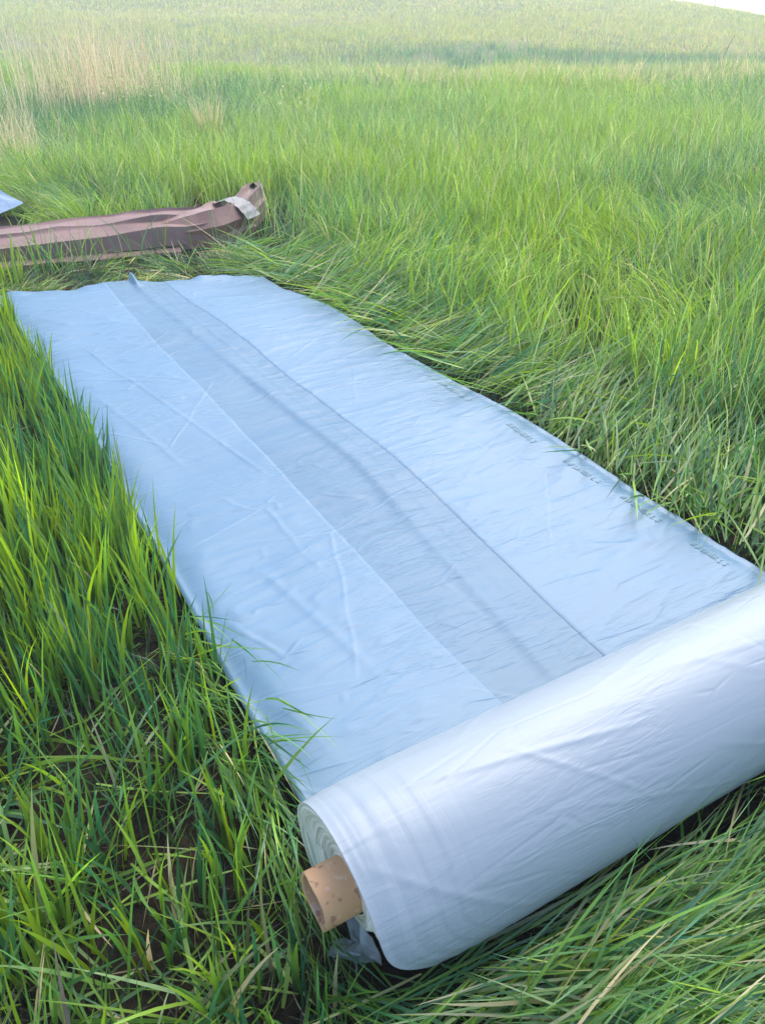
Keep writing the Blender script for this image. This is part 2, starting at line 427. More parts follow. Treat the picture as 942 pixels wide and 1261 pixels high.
def roll_radius(s, ph):
    s = np.asarray(s, float)
    r = R_ROLL*(1 - .004*np.cos(2*ph))
    r = r + .0030*(N2(s*1.6+3, np.cos(ph)*1.2+np.sin(ph)*.7+5, 2)-.5)
    for (s0, p0, s1, p1, w_, a_) in ROLL_CREASES:
        L = math.hypot(s1-s0, (p1-p0)*R_ROLL); ux, uy = (s1-s0)/L, (p1-p0)*R_ROLL/L
        d1 = s-s0; d2 = (ph-p0)*R_ROLL
        al = d1*ux+d2*uy; pe = -d1*uy+d2*ux + .010*(N3(al*5+s0*7, p0*3)-.5)
        r = r + a_*np.exp(-(pe/w_)**2)*smooth(-.03, .12, al)*(1-smooth(L-.15, L+.03, al))
    # layers slipping sideways at the near end: the winding thins in small steps
    e = s - s_outer(ph)
    st = np.zeros_like(r)
    for k in range(7):
        off = .012 + [0, .016, .027, .052, .064, .098, .140][k] + .010*(N5(ph*1.3+k*3.1, k*1.7)-.5)
        st = st + (.0014 - .0001*k)*(1-smooth(off-.003, off+.003, e))
    return r - st
ss = np.concatenate([np.linspace(0, .2, 70), np.linspace(.203, 1, 260)])
V = []; UV = []
for u in ss:
    s = s_outer(ph)*(1-u) + 2.02*u
    r = roll_radius(s, ph)
    V.append(rpt(s, ph, r)); UV.append(np.stack([s, ph*R_ROLL], -1))
V = np.concatenate(V); UV = np.concatenate(UV)
V[:, 2] = np.maximum(V[:, 2], .0005)
o = mesh_obj('wound_film', V, grid_faces(len(ss), NPH, True), M_roll, roll, uv=UV)
# end of the winding: layers stepping in towards the core
V = []; UV = []
rr = np.concatenate([np.linspace(1, 0, 46)])
for k, q in enumerate(rr):
    so = s_outer(ph)
    ro = roll_radius(so, ph) - .0005
    rc = .049 + .018*np.sin(ph)
    r = rc + (ro-rc)*q
    nearness = .5*(1-np.cos(ph - math.radians(55)))
    s_in = .328
    lip = (1-q)
    lw = np.clip(lip*1.25, 0, 1); s = so + (s_in-so)*(lw - .13*np.sin(2*np.pi*7*lw + 2*N3(ph*1.2, .3))/7*1.1) + 0.0007*np.sin(q*60+3*np.sin(ph)) * smooth(0, .1, lip) \
        + .005*(N4(ph*2.2+1, q*9)-.5)*smooth(0, .15, lip)
    V.append(rpt(s, ph, r)); UV.append(np.stack([np.full(NPH, q*.12), ph*.15], -1))
V = np.concatenate(V); UV = np.concatenate(UV)
V[:, 2] = np.maximum(V[:, 2], .0005)
mesh_obj('end_layers', V, grid_faces(len(rr), NPH, True), M_end, roll, uv=UV)
# right-hand end, outside the frame: plain flat end
V = []; UV = []
for q in np.linspace(1, 0, 12):
    r = .056 + (roll_radius(np.full(NPH, 2.02), ph)-.06)*q
    V.append(rpt(np.full(NPH, 2.02)+.002*math.sin(q*40), ph, r)); UV.append(np.stack([np.full(NPH, q*.12), ph*.15], -1))
mesh_obj('end_layers', np.concatenate(V), grid_faces(12, NPH, True)[::-1], M_end, roll, uv=np.concatenate(UV))
# cardboard core: hollow tube sticking out of both ends
prof = [(.262, .0513), (.258, .0505), (.258, .0500), (.262, .0440), (.60, .0440), (.60, .0513)]
prof = [(.60, .0440), (.45, .0440), (.300, .0440), (.262, .0440), (.2585, .0446), (.2585, .0505), (.262, .0513), (.29, .0516), (.34, .0515), (.45, .0515), (1.2, .0515), (2.08, .0515), (2.083, .0500), (2.083, .0446), (2.08, .0440), (1.9, .0440)]
a72 = np.linspace(0, 2*np.pi, 72, endpoint=False)
V = np.concatenate([rpt(np.full(72, s) + (.0015*np.sin(a72*3) if s < .27 else 0), a72, np.full(72, r)) for s, r in prof])
V[:, 2] += .024
mesh_obj('core_tube', V, grid_faces(len(prof), 72, True), M_card, roll)
# crumpled loose tail of film hanging below the core
V = []
for u in np.linspace(0, 1, 34):
    for v in np.linspace(0, 1, 26):
        s = .292 + .060*u + .014*math.sin(v*8+u*3) + .022*(float(N3(u*4, v*4))-.5)
        y = -.070 + .075*v + .020*math.sin(u*7+v*2)
        z = .010 + (.085 + .030*math.sin(v*4))*u**.8 + .036*(float(N3(u*5+3, v*7, 2))-.5)
        V.append((s, y, max(z, .004)))
mesh_obj('loose_flap', V, grid_faces(34, 26), M_loose, roll)

# ------------------------------------------------------------------ brown tarp
tarp = empty('brown_tarp', (-1.3, 5.95, 0))
tag(tarp, 'bunched rusty brown tarp lying in the grass behind the plastic sheet, its end rolled up', 'tarp')
TO = np.array([-1.3, 5.95, 0])
def sweep(path, name, mat, nseg, nph, section, close=False):
    """path rows: x, y, z, half width, height ; section(ph, u) -> (across, up) in unit size"""
    P = np.array(path, float); L = np.r_[0, np.cumsum(np.hypot(np.diff(P[:, 0]), np.diff(P[:, 1])))]
    q = np.linspace(0, L[-1], nseg)
    def cs(k):
        y = np.interp(q, L, P[:, k])
        ker = np.hanning(2*max(2, nseg//14)+1); ker /= ker.sum(); pad = len(ker)//2
        return np.convolve(np.pad(y, pad, mode='reflect', reflect_type='odd'), ker, 'valid')
    X, Y, Z, W, H = [cs(k) for k in range(5)]
    tx, ty = np.gradient(X), np.gradient(Y); l = np.hypot(tx, ty); tx /= l; ty /= l
    V = []
    p = np.linspace(0, 2*np.pi, nph, endpoint=False)
    for i in range(nseg):
        a, b = section(p, q[i])
        V.append(np.stack([X[i]+ty[i]*a*W[i], Y[i]-tx[i]*a*W[i], Z[i]+b*H[i]], -1))
    V = np.concatenate(V) - TO
    return mesh_obj(name, V, grid_faces(nseg, nph, True), mat, tarp)

def fold_sweep(path, prof, name, mat, nseg, jag=.012, seed=0, sub=6, sharp=22, rip=.06):
    """stiff folded sheet: an angular profile (across, up) carried along a path, every fold line wandering on its own"""
    P = np.array(path, float); L = np.r_[0, np.cumsum(np.hypot(np.diff(P[:, 0]), np.diff(P[:, 1])))]
    q = np.linspace(0, L[-1], nseg)
    X, Y, Z, W, H = [np.interp(q, L, P[:, k]) for k in range(5)]
    tx, ty = np.gradient(X), np.gradient(Y)
    ker = np.hanning(13); ker /= ker.sum()
    tx = np.convolve(np.pad(tx, 6, mode='edge'), ker, 'valid'); ty = np.convolve(np.pad(ty, 6, mode='edge'), ker, 'valid')
    l = np.hypot(tx, ty); tx /= l; ty /= l
    kn = []
    r = np.random.default_rng(100+seed)
    step = np.arange(0, L[-1]+.3, .22)
    for (pa, pu) in prof:
        da = np.interp(q, step, r.normal(0, 1, len(step))*jag/.3); du = np.interp(q, step, r.normal(0, 1, len(step))*jag/.2)
        kn.append((pa*np.ones(nseg)+da*.35, np.maximum(pu*np.ones(nseg)+du*.35*(pu > .02), 0)))
    V = []; cols = 0
    for i in range(nseg):
        A = np.array([k[0][i] for k in kn]); U = np.array([k[1][i] for k in kn])
        t = np.linspace(0, len(prof)-1, (len(prof)-1)*sub+1)
        a = np.interp(t, range(len(prof)), A); u = np.interp(t, range(len(prof)), U)
        sag = np.abs(np.sin(np.pi*t)); u = u - .015*sag*(u > .25) + rip*(N4(a*3+q[i]*3, q[i]*4+seed)-.5)*(u > .1)
        cols = len(t)
        V.append(np.stack([X[i]+ty[i]*a*W[i], Y[i]-tx[i]*a*W[i], Z[i]+u*H[i]], -1))
    V = np.concatenate(V) - TO
    o = mesh_obj(name, V, grid_faces(nseg, cols), mat, tarp)
    o.data.set_sharp_from_angle(angle=math.radians(sharp))
    return o
PROF_BODY = [(1.0, .16), (1.07, .24), (1.0, .86), (.35, .95), (.27, 1.08), (-.45, 1.02), (-.52, 1.12), (-1.0, .85), (-1.05, .0)]
body_path = [(-4.6, 4.95, -.02, .30, .13), (-3.6, 5.25, -.02, .31, .14), (-2.7, 5.62, -.01, .31, .15), (-2.0, 5.86, -.01, .30, .17),
             (-1.6, 5.97, .0, .27, .19), (-1.40, 6.02, .0, .22, .19), (-1.30, 6.05, .0, .19, .19)]
fold_sweep(body_path, PROF_BODY, 'folded_body', M_tarp, 150, .020, 1)
PROF_FLAT = [(1.0, .0), (1.05, .6), (.85, 1.0), (-.2, .8), (-1, .3)]
lower_path = [(-4.6, 4.70, -.02, .2, .03), (-3.6, 4.99, -.01, .2, .035), (-2.7, 5.37, .0, .2, .03), (-2.0, 5.62, .0, .2, .03), (-1.5, 5.80, .0, .18, .025)]
fold_sweep(lower_path, PROF_FLAT, 'bottom_fold', M_tarp, 90, .05, 2)
PROF_SLEEVE = [(1.0, .0), (1.02, .30), (.86, .40), (.90, .62), (.55, .95), (.05, 1.04), (-.45, .98), (-.85, .60), (-1.0, .0)]
sleeve_path = [(-1.62, 5.95, .0, .25, .165), (-1.45, 5.98, .0, .25, .20), (-1.30, 6.03, .0, .23, .225), (-1.20, 6.12, .0, .20, .235), (-1.14, 6.24, .0, .18, .22)]
fold_sweep(sleeve_path, PROF_SLEEVE, 'rolled_sleeve', M_rust, 46, .05, 3)
# stiff grey inner side turned back over the sleeve, standing off on the right
PROF_LIN = [(1.40, .62), (1.18, .78), (.90, .95), (.55, 1.06), (.20, 1.10), (-.10, 1.05), (-.45, .96), (-.60, .80)]
lining_path = [(-1.215, 6.10, .0, .17, .245), (-1.18, 6.17, .0, .17, .25), (-1.155, 6.25, .0, .165, .245)]
fold_sweep(lining_path, PROF_LIN, 'grey_lining', M_lining, 16, .004, 4, rip=.0, sharp=60)
PROF_TAIL = [(1.0, .0), (.95, .55), (.70, .62), (.60, .95), (-.10, .90), (-.25, 1.03), (-.85, .85), (-1.0, .0)]
tail_path = [(-1.14, 6.26, .0, .12, .19), (-1.12, 6.45, .0, .115, .22), (-1.09, 6.7, .0, .105, .24), (-1.08, 6.9, .01, .10, .24)]
fold_sweep(tail_path, PROF_TAIL, 'tarp_tail', M_tarp, 40, .015, 5)
PROF_TIP = [(1.0, .0), (.6, .8), (.1, 1.0), (-.5, .85), (-1.0, .0)]
tip_path = [(-1.08, 6.82, .01, .106, .25), (-1.075, 6.96, .0, .09, .23), (-1.07, 7.12, .0, .07, .22), (-1.06, 7.3, -.02, .04, .12)]
fold_sweep(tip_path, PROF_TIP, 'twisted_tip', M_dark, 20, .02, 6)

# ------------------------------------------------------------------ white film scrap at the left
scrap = []
U, Vv = 44, 40
for u in np.linspace(0, 1, U):
    for v in np.linspace(0, 1, Vv):
        # local: x across, y depth; a draped corner whose tip points right
        x = -1.5 + 1.62*u*(1 - .35*abs(v-.55)*1.2)
        y = -.42 + .95*v*(1-.55*u) + .15*u
        z = .17 + .10*u*(v) - .18*(1-v)**2*(.6+.4*u) + .05*(float(N2(u*4+2, v*4))-.5) + .03*(float(N3(u*9, v*3))-.5)
        z += .12*math.exp(-((u-.62)/.10)**2-((v-.95)/.12)**2)
        scrap.append((x, y, z))
o = mesh_obj('plastic_scrap', scrap, grid_faces(U, Vv), M_scrap)
o.location = (-2.86, 6.25, .03)
tag(o, 'crumpled white plastic scrap draped on the grass at the left edge behind the brown tarp', 'plastic scrap')

# ------------------------------------------------------------------ grass
def blades_mesh(name, root, az, th0, kap, L, W, twist, col, nseg, mat, col_tip=None, label=None, keepfn=None):
    n = len(L)
    tq = np.linspace(0, 1, nseg+1)
    h = np.stack([np.cos(az), np.sin(az)], -1)
    theta = th0[:, None] + kap[:, None]*tq[None, :]**1.3
    dl = (L/nseg)[:, None]
    mid = .5*(theta[:, 1:]+theta[:, :-1])
    hor = np.concatenate([np.zeros((n, 1)), np.cumsum(np.sin(mid)*dl, 1)], 1)
    ver = np.concatenate([np.zeros((n, 1)), np.cumsum(np.cos(mid)*dl, 1)], 1)
    cen = np.empty((n, nseg+1, 3))
    cen[..., 0] = root[:, 0, None] + h[:, 0, None]*hor
    cen[..., 1] = root[:, 1, None] + h[:, 1, None]*hor
    cen[..., 2] = root[:, 2, None] + ver
    # sideways wander
    wob = (rng.normal(0, 1, n)*.06*L)[:, None]*tq[None, :]**2
    cen[..., 0] += -h[:, 1, None]*wob; cen[..., 1] += h[:, 0, None]*wob
    gz = ground_z(cen[:, -1, 0], cen[:, -1, 1])
    floor = np.minimum(gz, root[:, 2])[:, None] + .004 + tq[None, :]*.02
    cen[..., 2] = np.maximum(cen[..., 2], floor)
    if keepfn is not None:
        k = keepfn(cen)
        cen, theta, h, W, twist, col = cen[k], theta[k], h[k], W[k], twist[k], col[k]
        n = len(W)
    if n == 0: return None
    hp = np.stack([-h[:, 1], h[:, 0], np.zeros(n)], -1)[:, None, :]
    tang = np.stack([h[:, 0, None]*np.sin(theta), h[:, 1, None]*np.sin(theta), np.cos(theta)], -1)
    nor = np.cross(tang, np.broadcast_to(hp, tang.shape))
    tw = twist[:, None] + .5*twist[:, None]*tq[None, :]
    side = hp*np.cos(tw)[..., None] + nor*np.sin(tw)[..., None]
    wp = (.55 + .45*np.sin(np.pi*np.minimum(tq*1.5+.12, .5)))*(1-np.clip((tq-.35)/.65, 0, 1)**1.6)
    hw = (W[:, None]*.5*wp[None, :])[..., None]
    lft = cen - side*hw; rgt = cen + side*hw
    nv = 2*nseg + 1
    V = np.empty((n, nv, 3), np.float32)
    V[:, 0:2*nseg:2] = lft[:, :nseg]; V[:, 1:2*nseg:2] = rgt[:, :nseg]; V[:, -1] = cen[:, -1]
    tri = []
    for i in range(nseg-1):
        a = 2*i; tri += [(a, a+1, a+3), (a, a+3, a+2)]
    tri += [(2*nseg-2, 2*nseg-1, 2*nseg)]
    tri = np.array(tri, np.int32)
    F = (tri[None] + (np.arange(n, dtype=np.int32)*nv)[:, None, None]).reshape(-1, 3)
    me = bpy.data.meshes.new(name)
    me.vertices.add(n*nv); me.vertices.foreach_set('co', V.ravel())
    me.loops.add(F.size); me.loops.foreach_set('vertex_index', F.ravel())
    me.polygons.add(len(F)); me.polygons.foreach_set('loop_start', np.arange(0, F.size, 3, dtype=np.int32))
    me.polygons.foreach_set('loop_total', np.full(len(F), 3, np.int32))
    me.polygons.foreach_set('use_smooth', np.ones(len(F), bool))
    me.update(calc_edges=True)
    at = me.attributes.new('tint', 'FLOAT_COLOR', 'POINT')
    cc = np.ones((n, nv, 4), np.float32); cc[..., :3] = col[:, None, :]
    at.data.foreach_set('color', cc.ravel())
    me.materials.append(mat)
    o = bpy.data.objects.new(name, me); C.objects.link(o)
    return o

PAL0 = dict(yel=np.array([.150, .235, .022]), grn=np.array([.072, .165, .026]), blu=np.array([.032, .110, .050]),
           pale=np.array([.205, .275, .095]), straw=np.array([.36, .29, .16]), tan=np.array([.47, .375, .225]), hill=np.array([.275, .262, .060]), brown=np.array([.075, .055, .035]))
PAL = {k: v*(1.6 if k not in ('brown',) else 1) for k, v in PAL0.items()}
def tint(n, weights, jitter=.22):
    ks = list(weights); w = np.array([np.broadcast_to(np.asarray(weights[k], float), n) for k in ks], float).T
    w = np.maximum(w, 0); w /= w.sum(1, keepdims=True)
    # blend two draws so the tints are continuous
    def draw():
        u = rng.random(n)[:, None]; i = (np.cumsum(w, 1) < u).sum(1).clip(0, len(ks)-1)
        return np.array([PAL[k] for k in ks])[i]
    mixf = rng.random(n)[:, None]*.5
    c = draw()*(1-mixf) + draw()*mixf
    return c*np.exp(rng.normal(0, jitter, n))[:, None]

def in_sheet(s, t, m=0.0):
    return (s > left(t)-m) & (s < right(t)+m) & (t > .45) & (t < far(s)+m)
TP = np.array([p[:2] for p in body_path] + [p[:2] for p in tail_path[1:]])
def tarp_dist(x, y):
    d = np.full(np.shape(x), 9.)
    for a, b in zip(TP[:-1], TP[1:]):
        ab = b-a; u = np.clip(((x-a[0])*ab[0]+(y-a[1])*ab[1])/(ab@ab), 0, 1)
        d = np.minimum(d, np.hypot(x-a[0]-u*ab[0], y-a[1]-u*ab[1]))
    return d
def keep(cen):
    x, y, z = cen[..., 0], cen[..., 1], cen[..., 2]
    s, t = to_st(x, y)
    bad = in_sheet(s, t, -.004) & (z < hbase(s, t) + .018)
    # roll and core
    dr = np.hypot(t-T_AX, z-R_ROLL)
    bad |= (s > .31) & (dr < R_ROLL+.004)
    bad |= (s > .25) & (dr < .065)
    td = tarp_dist(x, y)
    hw = np.where(x > -1.2, .09, np.where(x > -1.7, .27, .36))
    bad |= (td < hw) & (z < .20)
    bad |= (x > -4.6) & (x < -2.86) & (y > 5.9) & (y < 6.9) & (np.abs(z) < .30) & (tarp_dist(x, y) > .3) & (x + (y-6.3)*.2 < -2.88)
    return ~bad.any(1)

def scatter(n, x0, x1, y0, y1, fan=None):
    x = rng.uniform(x0, x1, n); y = rng.uniform(y0, y1, n)
    return x, y

def tufts(n, per, spread, x0, x1, y0, y1):
    """roots in clumps; returns root x, y, clump id, outward offset"""
    m = max(1, n//per)
    cx = rng.uniform(x0, x1, m); cy = rng.uniform(y0, y1, m)
    i = rng.integers(0, m, n)
    ox = rng.normal(0, spread, n); oy = rng.normal(0, spread, n)
    return cx[i]+ox, cy[i]+oy, i, np.arctan2(oy, ox), m

def in_view(x, y, margin=1.2):
    return (np.abs(x) < margin + .66*np.maximum(y, 0) + .2)

def standing(name, n, per, spread, box, L0, L1, W0, W1, nseg, weights_fn, dens=None, th=(.12, .13), kap=(.55, .35), gain=1.0, lodge=1.0):
    x, y, ci, out, m = tufts(n, per, spread, *box)
    k = in_view(x, y)
    if dens is not None: k &= rng.random(n) < dens(x, y)
    x, y, ci, out = x[k], y[k], ci[k], out[k]; n = len(x)
    cl = rng.normal(0, 1, m)[ci]; ca = rng.uniform(0, 2*np.pi, m)[ci]
    L = rng.uniform(L0, L1, n)*np.exp(.12*cl)*(.55+.45*rng.random(n)**.4)
    pl_ = N1(x*.9+31, y*.9+12, 2); L *= .8+.4*pl_
    az = np.where(rng.random(n) < .55, out+rng.normal(0, .6, n), ca+rng.normal(0, .7, n))
    th0 = np.abs(rng.normal(th[0], th[1], n)); kp = np.abs(rng.normal(kap[0], kap[1], n))
    lod = smooth(.58, .80, N6(x*.75+3, y*.75+8, 2))*lodge
    laz = 6.0*N3(x*.35+11, y*.35)
    az = np.where(rng.random(n) < lod*.9, laz+rng.normal(0, .35, n), az); th0 = th0 + .55*lod*rng.random(n); kp = kp + .5*lod
    z = ground_z(x, y) - .01
    W = rng.uniform(W0, W1, n)
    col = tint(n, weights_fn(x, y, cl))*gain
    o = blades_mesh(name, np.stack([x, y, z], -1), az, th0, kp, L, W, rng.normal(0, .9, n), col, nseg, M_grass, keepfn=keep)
    return o

# zones -------------------------------------------------------------
def flatness(x, y):
    s, t = to_st(x, y)
    nz = .22*(N2(x*2.3+5, y*2.3+9, 2)-.5)
    fr = (1 - smooth(.25, .62, (s-right(t))*.9+nz*2.0)) * (s > 1.8) * (t > .3)
    ff = (t > 5.0)*(1 - smooth(.05, .30, tarp_dist(x, y)-.36+nz))*(s < 2.2)
    fm = (t > 4.75)*(1-smooth(.15, .5, t-far(s)+nz))*(s < 2.1)
    ft = 1 - smooth(.12, .5, tarp_dist(x, y)-.3+nz)
    fb = (s > .42)*(t < .75)*1.0
    fl = ((s < .45) & (t < 1.7))*(1 - smooth(.07, .16, left(t)-s+nz*.25))*smooth(1.7, 1.2, t) if False else \
         ((s < .45) & (t < 1.9))*(1 - smooth(.06, .17, left(t)-s+nz*.3))*(1-smooth(1.3, 1.9, t))
    return np.clip(np.maximum.reduce([fr, fb, fl, ft*.9, fm, ff*.0]), 0, 1)
def trampled(x, y):
    s, t = to_st(x, y)
    return np.clip((1-smooth(.62, 1.0, y + .45*x + .30*(N3(x*2.5, y*2.5)-.5)))*(s < .5), 0, 1)

def w_left(x, y, cl):
    b = N4(x*1.6+3, y*1.6, 2)
    return dict(yel=.46+1.3*(b-.5)+.18*cl, grn=.46, blu=.24-.6*(b-.5), straw=.01)
def w_mid(x, y, cl):
    b = N4(x*.8+7, y*.8, 2)
    return dict(yel=.42+1.5*(b-.5)+.12*cl, grn=.38, blu=.20-1.4*(b-.5), pale=.34, straw=.04)
def w_field(x, y, cl):
    b = N4(x*.30+7, y*.30, 3)
    px = 1-smooth(-4.5, -1.0, x)
    dk = px*smooth(7.5, 9.0, y)*(1-smooth(12.5, 15, y))
    return dict(yel=.28+1.7*(b-.5)+.10*cl-.3*dk, grn=.26, blu=.18-1.6*(b-.5)+.9*dk, pale=.58, straw=.05+.10*smooth(12, 20, y))

def d_stand(x, y):
    return (1-flatness(x, y))*(1-.5*trampled(x, y))*smooth(.12, .52, N5(x*4.5+2, y*4.5, 2))*1.15
G = []
# left foreground
G.append(standing('meadow_grass', 52000, 9, .022, (-4.2, .45, .15, 6.2), .20, .36, .0065, .0125, 5, w_left,
                  dens=lambda x, y: d_stand(x, y)*(to_st(x, y)[0] < .45), th=(.07, .08), kap=(.20, .20), gain=.84, lodge=.0))
# scattered vigorous bright tufts
G.append(standing('meadow_grass', 7500, 8, .018, (-4.0, .42, .2, 5.5), .24, .42, .007, .0125, 6, lambda x, y, cl: dict(yel=1.0, grn=.25),
                  dens=lambda x, y: (1-flatness(x, y))*(to_st(x, y)[0] < .45)*smooth(.35, .6, N6(x*2.2, y*2.2)), th=(.07, .08), kap=(.2, .2), gain=1.25, lodge=0))
# short dark-green foreground undergrowth, tint darkened further to paint shade into the gaps
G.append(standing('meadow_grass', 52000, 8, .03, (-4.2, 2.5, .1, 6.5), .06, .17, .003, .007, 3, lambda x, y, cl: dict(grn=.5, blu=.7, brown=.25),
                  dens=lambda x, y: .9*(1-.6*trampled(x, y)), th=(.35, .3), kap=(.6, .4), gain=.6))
# right-hand standing grass, 2 - 7 m
G.append(standing('meadow_grass', 70000, 10, .03, (-1.2, 7.5, 1.6, 7.5), .32, .56, .0045, .0085, 5, w_mid,
                  dens=lambda x, y: d_stand(x, y)*(to_st(x, y)[0] > 1.75), th=(.12, .11), kap=(.50, .35)))
# behind the tarp, left
G.append(standing('meadow_grass', 36000, 10, .03, (-6.5, -.9, 5.2, 8.2), .30, .50, .0045, .008, 5, w_mid,
                  dens=lambda x, y: d_stand(x, y)*(to_st(x, y)[1] > 5.6), th=(.14, .14), kap=(.6, .4)))
# field 7 - 13 m
G.append(standing('meadow_grass', 130000, 12, .05, (-10, 10, 7.3, 13.5), .36, .60, .006, .011, 4, w_field,
                  dens=lambda x, y: .55+.75*N5(x*1.6+2, y*1.6), th=(.12, .11), kap=(.45, .35)))
# field 13 - 26 m
def w_lip(x, y, cl):
    w = w_field(x, y, cl); k = smooth(16.5, 18.5, y)*smooth(-4, 2, x)
    w['straw'] = w['straw'] + .9*k; w['pale'] = w['pale'] + .6*k
    return w
G.append(standing('meadow_grass', 150000, 14, .09, (-18, 18, 13.2, 26), .36, .62, .010, .020, 3, w_lip, th=(.12, .10), kap=(.4, .3)))
# swale and hillside
def w_hill(x, y, cl):
    b = N4(x*.07+7, y*.10, 3); sw = (1-smooth(42, 47, y+3*(b-.5)*4))*(.25+.75*smooth(-5, 3, x+8*(b-.5)))
    return dict(yel=.10*(1-sw)+.02, grn=.10+.25*sw, blu=.08+.65*sw-.4*(b-.5), pale=.35*(1-sw)+.05, hill=.75*(1-sw), straw=.08*(1-sw)+.7*(b-.5)*(1-sw))
G.append(standing('meadow_grass', 230000, 16, .30, (-62, 62, 26, 62), .28, .50, .016, .032, 2, w_hill, th=(.15, .12), kap=(.4, .3)))
G.append(standing('meadow_grass', 210000, 16, .6, (-75, 75, 62, 104), .20, .36, .03, .06, 2, w_hill, th=(.2, .15), kap=(.4, .3)))

# flattened grass -----------------------------------------------------
def flattened(name, n, box, dens, dirfn, L0, L1, W0, W1, weights, zst=.05, th=(1.25, .18), nseg=5):
    x, y, ci, out, m = tufts(n, 12, .03, *box)
    k = in_view(x, y) & (rng.random(n) < dens(x, y))
    x, y, ci = x[k], y[k], ci[k]; n = len(x)
    az = dirfn(x, y) + rng.normal(0, .16, m)[ci] + rng.normal(0, .22, n)
    L = rng.uniform(L0, L1, n)
    th0 = np.clip(rng.normal(th[0], th[1], n), .25, 1.5); kp = rng.normal(.30, .25, n)
    z = ground_z(x, y) + zst*rng.random(n)
    col = tint(n, weights(x, y))
    return blades_mesh(name, np.stack([x, y, z], -1), az, th0, kp, L, rng.uniform(W0, W1, n), rng.normal(0, .7, n), col, nseg, M_grass, keepfn=keep)
A_N = math.atan2(ny, nx); A_D = math.atan2(dy, dx)
def dir_right(x, y):
    s, t = to_st(x, y)
    sw = 2.2*(N3(x*1.1+2, y*1.1)-.5)
    flip = rng.random(len(x)) < .22
    return A_N + sw*.7 - .15 + np.where(flip, np.pi, 0)
def dir_front(x, y):
    flip = rng.random(len(x)) < .25
    return A_N - .12 + 1.1*(N3(x*1.7+2, y*1.7)-.5) + np.where(flip, np.pi, 0)
def dir_left(x, y): return A_D + np.pi + .15 + .5*(N3(x*3, y*3)-.5)
def dir_any(x, y): return rng.uniform(0, 2*np.pi, len(x))*.35 + 2*np.pi*N3(x*.9+4, y*.9)*1.5
wf = lambda x, y: dict(yel=.30, grn=.45, blu=.25, pale=.08, straw=.07)
ws = lambda x, y: dict(yel=.22, grn=.40, blu=.15, pale=.12, straw=.22, brown=.12)
F = []
F.append(flattened('flattened_grass', 52000, (-1.2, 3.6, 1.2, 5.6), lambda x, y: np.clip(flatness(x, y)*1.1, 0, 1)*(to_st(x, y)[0] > 1.78),
                   dir_right, .28, .48, .0055, .010, wf, .08))
F.append(flattened('flattened_grass', 52000, (-.3, 2.2, .0, 1.5), lambda x, y: flatness(x, y)*(to_st(x, y)[1] < .75)*(to_st(x, y)[0] > .40),
                   dir_front, .25, .42, .0040, .0075, wf, .10, (1.3, .2)))
F.append(flattened('flattened_grass', 15000, (-1.6, .5, .5, 2.2), lambda x, y: flatness(x, y)*(to_st(x, y)[0] < .46)*(to_st(x, y)[1] > .55),
                   dir_left, .16, .28, .0035, .006, lambda x, y: dict(yel=.25, grn=.55, blu=.3, straw=.03), .10, (1.1, .25)))
F.append(flattened('flattened_grass', 20000, (-5.0, .2, 4.3, 7.2), lambda x, y: np.clip(flatness(x, y), 0, 1)*(to_st(x, y)[1] > 4.6)*(to_st(x, y)[0] < 1.95),
                   dir_any, .14, .28, .004, .007, ws, .03, (1.25, .25)))
# trampled corner: sparse, lying and half-risen blades over bare soil
F.append(flattened('flattened_grass', 6000, (-1.9, .6, .1, 1.5), lambda x, y: .55*trampled(x, y), lambda x, y: rng.uniform(0, 2*np.pi, len(x)),
                   .14, .34, .0045, .0095, lambda x, y: dict(yel=.35, grn=.45, blu=.22, straw=.03, brown=.03), .04, (.95, .4)))

# thatch of dead stems at the bare ground between the blades
x = rng.uniform(-4, 4, 20000); y = rng.uniform(.1, 7.5, 20000)
s_, t_ = to_st(x, y); k = in_view(x, y) & ~in_sheet(s_, t_, .0)
x, y = x[k], y[k]; n = len(x)
th_o = blades_mesh('dead_thatch', np.stack([x, y, ground_z(x, y)+.01*rng.random(n)], -1), rng.uniform(0, 6.3, n), rng.normal(1.35, .15, n), rng.normal(.2, .2, n),
            rng.uniform(.06, .18, n), rng.uniform(.002, .0045, n), rng.normal(0, .6, n), tint(n, dict(straw=.12, brown=.9)), 3, M_dry, keepfn=keep)

for o in G: tag(o, kind='stuff')
for o in F: tag(o, kind='stuff')
tag(th_o, kind='stuff')

# tall dry reeds, top left
def reeds(n, cx, cy, rx, ry, L0, L1, name, W=(.005, .010), lean=.12, palette=None):
    x = rng.normal(cx, rx, n); y = rng.normal(cy, ry, n)
    az = rng.uniform(0, 6.3, n)
    return blades_mesh(name, np.stack([x, y, ground_z(x, y)], -1), az, np.abs(rng.normal(lean, .1, n)), np.abs(rng.normal(.25, .25, n)),
                       rng.uniform(L0, L1, n), rng.uniform(*W, n), rng.normal(0, .8, n), tint(n, palette or dict(tan=.8, straw=.3), .15), 4, M_dry)
r1 = reeds(620, -4.45, 13.8, .62, .8, 1.0, 1.75, 'dry_reeds', (.005, .010), .07)
r2 = reeds(330, -3.95, 8.6, .30, .5, .6, 1.12, 'dry_reeds', (.003, .006))
for r in (r1, r2): tag(r, kind='stuff')

